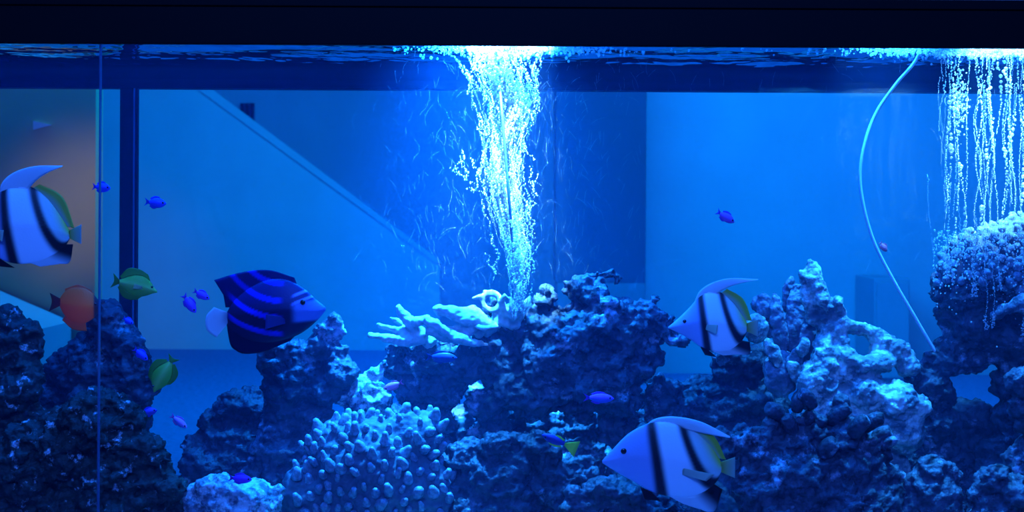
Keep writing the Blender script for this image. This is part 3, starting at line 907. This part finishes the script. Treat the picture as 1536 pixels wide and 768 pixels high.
def bannerfish(label, y, top, bot, b_out, b_in, sd_base, sd_edge, an_base, an_edge, tl_base, tl_edge, pv, pec, eye, thick, yaw=0):
    cx = (top[0][0] + top[-1][0]) / 2; cyy = (top[len(top) // 2][1] + bot[len(bot) // 2][1]) / 2
    f = Fish('bannerfish', label, cx, cyy, y, yaw, 'banded fish with a long trailing banner fin')
    f.body(top, bot, thick, banded(BANDS))
    f.fin('banner_fin', b_in, b_out, lambda u, v, x, yy: WHITE, t0=3.2, t1=.9)
    f.fin('dorsal_fin', sd_base, sd_edge, lambda u, v, x, yy: mixc((0.5, .62, .5), YEL, v * 1.6), label='greenish yellow soft dorsal fin')
    f.fin('anal_fin', an_base, an_edge, lambda u, v, x, yy: mixc(WHITE, BLACK, sstep(.45, .8, u)))
    f.fin('tail_fin', tl_base, tl_edge, lambda u, v, x, yy: mixc(YEL, (.5, .6, .5), v), label='greenish yellow tail fin')
    f.fin('pelvic_fin', pv[0], pv[1], lambda u, v, x, yy: BLACK, label='black pelvic fin', splay=3)
    p = f.fin('pectoral_fin', pec[0], pec[1], lambda u, v, x, yy: (.6, .66, .5), splay=-thick * .9, t0=.6)
    p.location.y -= thick * f.k * .8
    f.eye(eye[0], eye[1], eye[2], thick * .62)
    return f


bannerfish('banded white and black fish cut by the left frame edge, only its rear half showing', .10,
    [(-60, 345), (-40, 325), (-22, 306), (-5, 292), (15, 282), (45, 280), (72, 298), (92, 325), (105, 350)],
    [(-60, 349), (-40, 360), (-18, 375), (5, 390), (30, 396), (60, 392), (82, 382), (97, 368), (105, 354)],
    [(-2, 300), (3, 275), (22, 258), (52, 249), (92, 248)], [(38, 292), (46, 278), (58, 266), (73, 257), (92, 249)],
    [(45, 284), (75, 305), (100, 340)], [(58, 276), (92, 295), (110, 342)], [(38, 392), (70, 386), (98, 366)], [(60, 400), (88, 396), (103, 393), (108, 366)],
    [(102, 345), (102, 357)], [(120, 336), (120, 366)], ([(-12, 378), (4, 390)], [(0, 400), (22, 402)]), ([(-10, 345), (-10, 355)], [(12, 345), (10, 362)]), (-35, 335, 4), 11, 4)
bannerfish('smaller banded fish with white trailing banner above the rocks at right', .22,
    [(1003, 491), (1018, 478), (1034, 462), (1048, 446), (1062, 437), (1080, 438), (1098, 450), (1112, 468), (1122, 488)],
    [(1003, 493), (1018, 500), (1036, 510), (1052, 521), (1070, 527), (1090, 526), (1106, 518), (1116, 505), (1122, 492)],
    [(1042, 452), (1050, 436), (1068, 424), (1095, 417), (1136, 418)], [(1072, 444), (1080, 437), (1093, 430), (1111, 424), (1136, 419)],
    [(1080, 440), (1100, 455), (1117, 480)], [(1090, 433), (1114, 448), (1127, 480)], [(1070, 527), (1095, 524), (1113, 510)], [(1085, 533), (1106, 531), (1124, 530), (1124, 512)],
    [(1119, 484), (1119, 496)], [(1136, 478), (1136, 504)], ([(1050, 519), (1064, 526)], [(1058, 533), (1076, 536)]), ([(1058, 486), (1058, 494)], [(1076, 486), (1074, 500)]), (1027, 482, 3), 8, -5)
bannerfish('large banded fish low in front of the rocks, banner fin held flat', .07,
    [(903, 690), (920, 672), (940, 652), (962, 639), (985, 632), (1015, 634), (1045, 648), (1070, 672), (1085, 698)],
    [(903, 694), (925, 708), (950, 722), (972, 735), (1000, 744), (1030, 747), (1055, 740), (1075, 724), (1085, 704)],
    [(965, 640), (983, 628), (1012, 625), (1052, 633), (1096, 655)], [(1000, 640), (1022, 642), (1046, 648), (1072, 653), (1096, 657)],
    [(1018, 638), (1050, 655), (1078, 688)], [(1040, 636), (1072, 655), (1090, 690)], [(1005, 745), (1040, 744), (1072, 726)], [(1025, 756), (1050, 764), (1072, 768), (1085, 735)],
    [(1081, 694), (1081, 708)], [(1104, 686), (1104, 718)], ([(960, 730), (978, 738)], [(968, 750), (992, 752)]), ([(1022, 700), (1022, 710)], [(1068, 708), (1056, 718)]), (934, 675, 4.5), 12, 3)

# dark blue striped angelfish
af = Fish('angelfish', 'big dark blue angelfish with curved blue stripes and white tail', 412, 466, .14, -6)
ABASE, ABLUE = (0.006, 0.006, 0.045), (0.02, 0.02, 0.7)


def acol(u, v, x, y):
    d = math.hypot(x - 428, y - 342)
    s_ = math.sin(2 * math.pi * (d - 102) / 25)
    on = sstep(.35, .75, s_) * sstep(335, 352, x) * (1 - sstep(418, 432, x)) * (1 - sstep(150, 175, d))
    c = mixc(ABASE, (0.01, 0.012, 0.20), 0.55 * sstep(475, 440, y))
    c = mixc(c, ABLUE, on)
    # pale face between two lines running back from the mouth
    face = sstep(438, 452, x) * sstep(-4, 2, (y - 456) + (x - 445) * .22) * (1 - sstep(-2, 4, y - 481 + (x - 445) * .1))
    c = mixc(c, (0.12, 0.22, 0.62), face)
    for o_ in (-14, -2):
        ln_ = abs((y - 456 - o_) + (x - 445) * .42)
        c = mixc(c, (0.25, 0.32, 0.9), (1 - sstep(1.2, 3.2, ln_)) * sstep(438, 448, x))
    return c


af.body([(338, 470), (350, 450), (372, 432), (402, 419), (430, 419), (455, 431), (475, 448), (490, 460)],
        [(338, 484), (350, 500), (372, 511), (402, 515), (430, 509), (455, 498), (476, 481), (490, 465)], 17, acol, 170, 96)
af.fin('dorsal_fin', [(446, 426), (410, 425), (375, 438), (345, 462)], [(442, 416), (402, 405), (360, 409), (318, 421)], acol, t0=3)
af.fin('dorsal_fin_lobe', [(400, 425), (370, 440), (345, 462)], [(345, 416), (331, 424), (336, 462)], acol, t0=2.6)
af.fin('anal_fin', [(446, 501), (410, 510), (375, 504), (345, 490)], [(436, 511), (395, 528), (362, 531), (346, 520)], acol, t0=3)
af.fin('anal_fin_lobe', [(395, 508), (370, 500), (343, 482)], [(356, 529), (344, 518), (337, 482)], acol, t0=2.6)
af.fin('tail_fin', [(341, 470), (341, 484)], [(318, 462), (306, 476), (307, 496), (322, 508)], lambda u, v, x, y: mixc((.4, .45, .6), (.9, .92, .95), v * 3), label='pale white fan shaped tail fin', t0=2)
p = af.fin('pectoral_fin', [(432, 474), (432, 484)], [(405, 470), (404, 492)], lambda u, v, x, y: (.04, .06, .3), splay=-8, t0=1)
p.location.y -= 13 * af.k
af.eye(458, 452, 4, 11)


def tang(label, cx, cy_, y, ang, flip, s=1.0, pale=0.0):
    """yellow disc shaped tang, drawn head to the right then turned"""
    f = Fish('yellow_tang', label, 0, 0, y, 0, 'yellow tangs', 'fish')
    f.root.location = at(cx, cy_, y)
    f.root.rotation_euler = (0, math.radians(ang), math.radians(180 if flip else 0) + 0.15)
    k = s
    S = lambda l: [(a_ * k, b_ * k) for a_, b_ in l]
    yc = lambda u, v, x, yy: mixc((0.15, 0.36, 0.02), (0.36, 0.55, 0.12), math.exp(-((yy / (6 * k)) ** 2)) * .6)
    yf = lambda u, v, x, yy: mixc((0.15, .36, .02), (.10, .26, .015), v)
    f.body(S([(-30, -3), (-22, -8), (-8, -17), (8, -19), (20, -13), (30, -3), (37, 3)]), S([(-30, 3), (-22, 8), (-8, 16), (8, 18), (20, 14), (30, 8), (37, 5)]), 6 * k, yc)
    f.fin('dorsal_fin', S([(22, -12), (5, -18), (-12, -14), (-26, -6)]), S([(16, -22), (0, -28), (-18, -26), (-29, -10)]), yf)
    f.fin('anal_fin', S([(14, 16), (0, 17), (-14, 13), (-26, 5)]), S([(8, 23), (-4, 26), (-18, 23), (-29, 9)]), yf)
    f.fin('tail_fin', S([(-28, -3), (-28, 3)]), S([(-41, -13), (-37, 0), (-41, 13)]), yf)
    p = f.fin('pectoral_fin', S([(12, -1), (12, 4)]), S([(-2, -3), (-3, 6)]), lambda u, v, x, yy: (.6, .68, .3), splay=-3, t0=.8)
    p.location.y -= 5 * k * f.k
    f.eye(27 * k, -3 * k, 1.9 * k, 3.4 * k)


tang('greenish yellow tang swimming just above the dark leaning rock', 204, 428, .26, 12, False, .88)
tang('greenish yellow tang diving beside the dark leaning rock', 244, 562, .25, 58, True, .78)

# orange fish, tail to the left
of = Fish('orange_fish', 'dull orange fish with dark tail perched above the dark rock', 112, 460, .30, 8)
oc = lambda u, v, x, y: mixc((0.62, 0.12, 0.008), (0.02, 0.02, 0.025), sstep(.78, .84, u))
of.body([(90, 448), (98, 437), (110, 431), (124, 431), (136, 438), (146, 450), (152, 460)], [(90, 458), (97, 472), (108, 482), (122, 486), (136, 480), (146, 470), (152, 463)], 8, oc)
of.fin('tail_fin', [(92, 448), (92, 458)], [(76, 439), (79, 452), (75, 467)], lambda u, v, x, y: (.10, .035, .015), label='dark brown tail fin')
of.fin('dorsal_fin', [(140, 442), (120, 432), (98, 440)], [(136, 435), (117, 427), (98, 433)], lambda u, v, x, y: (.75, .12, .015))
of.fin('anal_fin', [(128, 484), (112, 483), (98, 474)], [(130, 497), (110, 494), (94, 480)], lambda u, v, x, y: (.7, .15, .03))
of.eye(143, 456, 2, 5)


def small_fish(name, label, cx, cy_, ln, ang, y, col, tail, hgt=.30, yaw=0, group='small bright reef fish', bright=None, fan=1.0):
    """spindle shaped fish, head towards +x turned clockwise by ang degrees in the picture"""
    f = Fish(name, label, 0, 0, y, 0, group)
    f.root.location = at(cx, cy_, y)
    f.root.rotation_euler = (0, math.radians(ang), math.radians(yaw))
    h = ln * hgt / 2; a_ = ln / 2
    bcol = bright or col
    cf = lambda u, v, x, yy: mixc(col, bcol, sstep(.3, .7, v))
    f.body([(-a_ * .62, -h * .28), (-a_ * .2, -h * .85), (a_ * .3, -h), (a_ * .75, -h * .6), (a_, -h * .05)], [(-a_ * .62, h * .28), (-a_ * .2, h * .85), (a_ * .3, h), (a_ * .75, h * .65), (a_, h * .1)], h * .6, cf, 24, 16)
    f.fin('tail_fin', [(-a_ * .6, -h * .25), (-a_ * .6, h * .25)], [(-a_ * (.6 + .4 * fan), -h * .85 * fan), (-a_ * (.62 + .2 * fan if fan < 1.5 else .6 + .4 * fan), 0), (-a_ * (.6 + .4 * fan), h * .85 * fan)], lambda u, v, x, yy: tail, t0=h * .12, t1=h * .05, ny=4)
    f.fin('dorsal_fin', [(a_ * .45, -h * .9), (0, -h * .85), (-a_ * .4, -h * .5)], [(a_ * .3, -h * 1.25), (-a_ * .1, -h * 1.3), (-a_ * .5, -h * .85)], lambda u, v, x, yy: tail, t0=h * .12, t1=h * .05, ny=4)
    f.fin('anal_fin', [(a_ * .2, h * .95), (0, h * .85), (-a_ * .4, h * .5)], [(0, h * 1.25), (-a_ * .2, h * 1.2), (-a_ * .52, h * .8)], lambda u, v, x, yy: tail, t0=h * .12, t1=h * .05, ny=4)
    f.eye(a_ * .74, -h * .15, h * .2, h * .42)


BL, VI, PK, RD = (.05, .07, .75), (.30, .06, .75), (.85, .22, .55), (.75, .12, .2)
small_fish('damselfish', 'tiny blue fish touching the thin vertical seam up high', 152, 281, 28, 5, .12, BL, BL, .5)
small_fish('damselfish', 'tiny blue fish right of the black post up high', 233, 304, 33, 5, .15, BL, BL, .46)
small_fish('damselfish', 'violet fish pointing steeply down, lower of two by the angelfish', 284, 455, 34, 55, .2, VI, VI, .42)
small_fish('damselfish', 'violet fish slanting down, upper of two by the angelfish', 302, 442, 28, 28, .2, VI, VI, .42)
small_fish('damselfish', 'very small blue fish against the dark leaning rock face', 192, 481, 18, 30, .22, BL, BL, .5)
small_fish('damselfish', 'small blue fish diving toward the lower yellow tang', 211, 531, 28, 40, .2, BL, BL, .42)
small_fish('damselfish', 'small dim violet fish at the dark leaning rock foot', 223, 618, 26, -14, .24, (.12, .06, .5), BL, .46)
small_fish('anthias', 'pink backed fish slanting down over open blue water', 268, 632, 32, 38, .22, (.95, .25, .6), (.8, .2, .7), .36, bright=(.2, .2, .7))
small_fish('damselfish', 'bright violet fish resting over the pale flat topped rock', 360, 718, 36, 4, .07, (.30, .03, .72), VI, .38)
small_fish('anthias', 'pinkish red fish on the pale crumbly slope', 590, 578, 32, 160, .24, (.95, .2, .42), (.8, .15, .4), .34)
small_fish('damselfish', 'faint blue fish with shade painted on, under the finger corals', 662, 536, 48, 2, .26, (.02, .04, .22), (.02, .04, .22), .32)  # body colour darkened to stand in for shade
small_fish('anthias', 'purple pink fish alone before the pale wall', 1088, 325, 32, 32, .3, (.5, .08, .55), VI, .42)
small_fish('anthias', 'tiny reddish fish next to the curved air tube', 1325, 370, 18, 55, .36, RD, RD, .5)
small_fish('anthias', 'violet pink fish under the central ridge', 898, 597, 46, 2, .22, (.45, .08, .7), VI, .32, bright=(.1, .12, .7))
small_fish('damselfish', 'dark slim fish with a bright yellow green triangular tail', 834, 661, 46, 202, .09, (.03, .03, .25), (.75, .95, .12), .3, fan=2.2)

# ------------------------------------------------------------------ air tubes and bubbles
def air_tube(label, pts, r, mat):
    pp = [at(*p) for p in pts]
    base = pp[-1]
    path = smooth_path([p - base for p in pp], 10)
    root = empty('air_tube', base); tag(root, label, 'air tube', 'air tubes')
    link('hose', tube_mesh('hose', path, r, 12), mat, root)
    bm = bmesh.new()
    bmesh.ops.create_cone(bm, cap_ends=True, segments=14, radius1=r * 2.2, radius2=r * 1.7, depth=r * 6)
    me = bpy.data.meshes.new('air_stone'); bm.to_mesh(me); bm.free()
    o = link('air_stone', me, M['rock'], root)
    d = (path[-1] - path[-2]).normalized()
    o.rotation_euler = (-d).to_track_quat('Z', 'Y').to_euler(); o.location = d * r * 2.5


air_tube('pale curved air tube bowing down to the rocks at right', [(1388, 50, .30), (1374, 90, .31), (1345, 125, .32), (1315, 168, .33), (1298, 212, .33), (1290, 262, .33), (1296, 312, .33), (1312, 365, .33), (1340, 420, .33), (1372, 475, .33), (1404, 530, .33)], .0026, M['tube'])
air_tube('thin dark air tube running down inside the bubble column', [(744, 50, .30), (749, 120, .295), (753, 170, .272), (758, 230, .27), (763, 290, .272), (767, 345, .29), (772, 420, .32), (774, 470, .34)], .0022, M['tube_dark'])


def ico(sub):
    bm = bmesh.new(); bmesh.ops.create_icosphere(bm, subdivisions=sub, radius=1.0)
    bm.verts.ensure_lookup_table()
    v = np.array([tuple(x.co) for x in bm.verts]); f = np.array([[q.index for q in fc.verts] for fc in bm.faces]); bm.free()
    return v, f


ICO = {1: ico(1), 2: ico(2)}


def bubbles(name, label, pts, rad, sub=1):
    global TOTAL
    pts = np.array(pts); rad = np.array(rad)
    ok = pts[:, 2] < ZW - 0.0005
    pts, rad = pts[ok], rad[ok]
    v, f = ICO[sub]
    co = (v[None] * rad[:, None, None] + pts[:, None, :]).reshape(-1, 3)
    fs_ = (f[None] + (np.arange(len(pts)) * len(v))[:, None, None]).reshape(-1, 3)
    base = np.array((co[:, 0].mean(), co[:, 1].mean(), co[:, 2].min()))
    me = bpy.data.meshes.new(name)
    me.vertices.add(len(co)); me.vertices.foreach_set('co', (co - base).astype(np.float32).ravel())
    me.loops.add(len(fs_) * 3); me.loops.foreach_set('vertex_index', fs_.astype(np.int32).ravel())
    me.polygons.add(len(fs_)); me.polygons.foreach_set('loop_start', np.arange(0, len(fs_) * 3, 3, dtype=np.int32))
    me.update(calc_edges=True)
    TOTAL += len(fs_)
    o = link(name, me, M['bubble'])
    o.location = base
    tag(o, label, 'bubbles', kind='stuff')
    return o


rng = random.Random(11)
nrnd = lambda s_: rng.gauss(0, s_)
# central column: chains of bubbles wandering up from the coral
CEN = [(68, 748, 60), (90, 750, 52), (120, 760, 46), (150, 765, 42), (180, 762, 34), (215, 757, 28), (260, 753, 29), (300, 759, 27), (340, 768, 22), (380, 775, 19), (420, 777, 15), (455, 777, 12), (485, 777, 8)]
cy_of = lambda row: (np.interp(row, [c[0] for c in CEN], [c[1] for c in CEN]), np.interp(row, [c[0] for c in CEN], [c[2] for c in CEN]))
P1, R1 = [], []
for ch in range(150):
    big = ch < 80
    u = max(-1.3, min(1.3, nrnd(.48 if big else .7)))
    row = rng.uniform(400, 486) if ch < 45 else rng.uniform(200, 420) if big else rng.uniform(90, 440)
    end = rng.uniform(62, 110) if ch < 45 else row - rng.uniform(80, 260) if big else row - rng.uniform(25, 110)
    ph, fr, f2 = rng.uniform(0, 9), rng.uniform(.02, .06), rng.uniform(.08, .2)
    dep = nrnd(.012)
    r0 = rng.choice((.0006, .0008, .0010, .0014, .0019)) * (1.25 if abs(u) < .4 else .8)
    wob = rng.uniform(1, 6)
    clump = [(rng.uniform(80, 440), rng.uniform(6, 22)) for _ in range(3)]
    while row > max(62, end):
        c, wd = cy_of(row)
        fat = 1 + .9 * sum(math.exp(-((row - q) / w_) ** 2) for q, w_ in clump)
        x = c + u * wd * .85 + wob * math.sin(row * fr + ph) + 1.2 * math.sin(row * f2 + ph) + nrnd(.8 * fat)
        r = r0 * rng.uniform(.55, 1.15) * min(1.6, fat)
        P1.append(at(x, row, .31 + dep + nrnd(.002))); R1.append(r)
        row -= (r / mpp(.31)) * rng.uniform(1.0, 2.8)
        u += nrnd(.02)
# side wisps
for (x0, y0, x1, y1) in ((716, 280, 690, 262), (690, 262, 676, 252), (700, 268, 692, 225), (712, 285, 722, 240), (690, 235, 684, 262), (728, 290, 700, 282), (790, 322, 804, 290), (800, 340, 786, 300), (790, 400, 804, 370), (718, 170, 728, 205), (724, 210, 716, 172), (794, 250, 799, 295), (735, 340, 722, 300), (745, 380, 735, 350), (800, 410, 795, 350), (806, 150, 796, 190), (690, 95, 730, 150), (675, 80, 716, 130), (810, 80, 800, 160), (802, 100, 806, 170), (700, 110, 722, 190), (796, 290, 806, 262), (778, 330, 800, 306), (720, 262, 704, 236), (728, 380, 742, 410), (796, 440, 790, 395), (738, 420, 748, 380), (712, 90, 700, 140), (782, 215, 800, 240)):
    n = int(math.hypot(x1 - x0, y1 - y0) / 1.7)
    for k in range(n):
        t = k / max(1, n - 1)
        P1.append(at(x0 + (x1 - x0) * t + 2.5 * math.sin(t * 9) + nrnd(1), y0 + (y1 - y0) * t + nrnd(1), .30 + nrnd(.003))); R1.append(rng.uniform(.0006, .0016))
# the blown out core
for k in range(3200):
    row = 66 + (rng.random() ** 1.25) * 400
    c, wd = cy_of(row)
    P1.append(at(c + (nrnd(.26) + .25 * math.sin(row * .045)) * wd * (1 if row < 170 else .72), row, .31 + nrnd(.008))); R1.append(rng.uniform(.0008, .0026) * (1.1 if row < 240 else .85))
bubbles('bubble_column', 'dense glowing white column of rising air bubbles above the ridge', P1, R1)

# curtain on the right, ragged strings
P2, R2 = [], []
for ch in range(54):
    x0 = rng.uniform(1392, 1600) if ch > 14 else rng.gauss(1510, 24)
    row = rng.uniform(300, 400); end = 68 if ch % 3 else rng.uniform(90, 260)
    if ch % 4 == 0: row = rng.uniform(180, 320)
    ph, fr, wob = rng.uniform(0, 9), rng.uniform(.015, .05), rng.uniform(1.5, 5)
    dep = nrnd(.02); r0 = rng.choice((.0005, .0006, .0008, .0010, .0014))
    drift = rng.uniform(-.09, .05)
    cl0, cl1 = rng.uniform(70, 380), rng.uniform(10, 40)
    while row > end:
        fat = 1 + 1.9 * math.exp(-((row - cl0) / cl1) ** 2)
        x = x0 + drift * (350 - row) * (-1) * .3 + wob * math.sin(row * fr + ph) + nrnd(.5 * fat)
        r = r0 * fat * rng.uniform(.6, 1.2)
        P2.append(at(x, row, .30 + dep + nrnd(.001))); R2.append(r)
        row -= (r / mpp(.3)) * rng.uniform(1.2, 3.2) + (8 * rng.random() if rng.random() < .04 else 0)
for ch in range(300):
    P2.append(at(1440 + nrnd(6), 150 + nrnd(22), .29 + nrnd(.005))); R2.append(rng.uniform(.0007, .0017))
for (x, a_, b_) in ((1479, 340, 495), (1490, 340, 492), (1463, 330, 445), (1460, 340, 445), (1430, 350, 425), (1536, 350, 505), (1420, 340, 420), (1500, 330, 430)):
    row = b_
    P2 += [at(x + nrnd(1.6), b_ - rng.random() * 22, .255) for _ in range(26)]; R2 += [rng.uniform(.0007, .0014) for _ in range(26)]
    while row > a_:
        r = rng.uniform(.0005, .0010)
        P2.append(at(x + 2 * math.sin(row * .06) + nrnd(.5), row, .255)); R2.append(r); row -= rng.uniform(1.2, 3)
for k in range(900):   # crowded among the coral knobs
    P2.append(at(rng.uniform(1400, 1590), 345 + abs(nrnd(45)), .262 + nrnd(.008))); R2.append(rng.uniform(.0006, .0016))
bubbles('bubble_curtain', 'ragged curtain of thin bubble strings over the bright coral head', P2, R2)

# foam below the surface and fine drifting specks
P3, R3 = [], []
for (c, sp, n) in ((765, 62, 1500), (1480, 95, 1700), (860, 60, 160), (1350, 40, 160)):
    for k in range(n):
        y = min(.50, .25 + abs(nrnd(.05)))
        p = at(c + nrnd(sp) * (.5 if rng.random() < .6 else 1.2), 70, y); p.z = ZW - 0.001 - abs(nrnd(.004))
        P3.append(p); R3.append(rng.uniform(.0008, .0028))
bubbles('surface_foam', 'white bubble foam spread under the rippled water surface', P3, R3)
P4, R4 = [], []
for k in range(1000):
    s_ = rng.random()
    if s_ < .75:
        x, yy = 765 + nrnd(85), rng.uniform(75, 440)
    else:
        x, yy = rng.uniform(560, 1536), rng.uniform(75, 420)
    d = rng.uniform(.22, .48); ln = rng.randint(5, 18); ang = rng.uniform(-.7, .7); cv = rng.uniform(-.07, .07)
    for j in range(ln):
        x += 1.3 * math.sin(ang + cv * j); yy -= 1.3 * math.cos(ang + cv * j)
        P4.append(at(x, yy, d)); R4.append(rng.uniform(.00018, .00033))
bubbles('drifting_specks', 'fine drifting specks of air around the bubble column', P4, R4)
print('ROCK+BUBBLE TRIS', TOTAL)
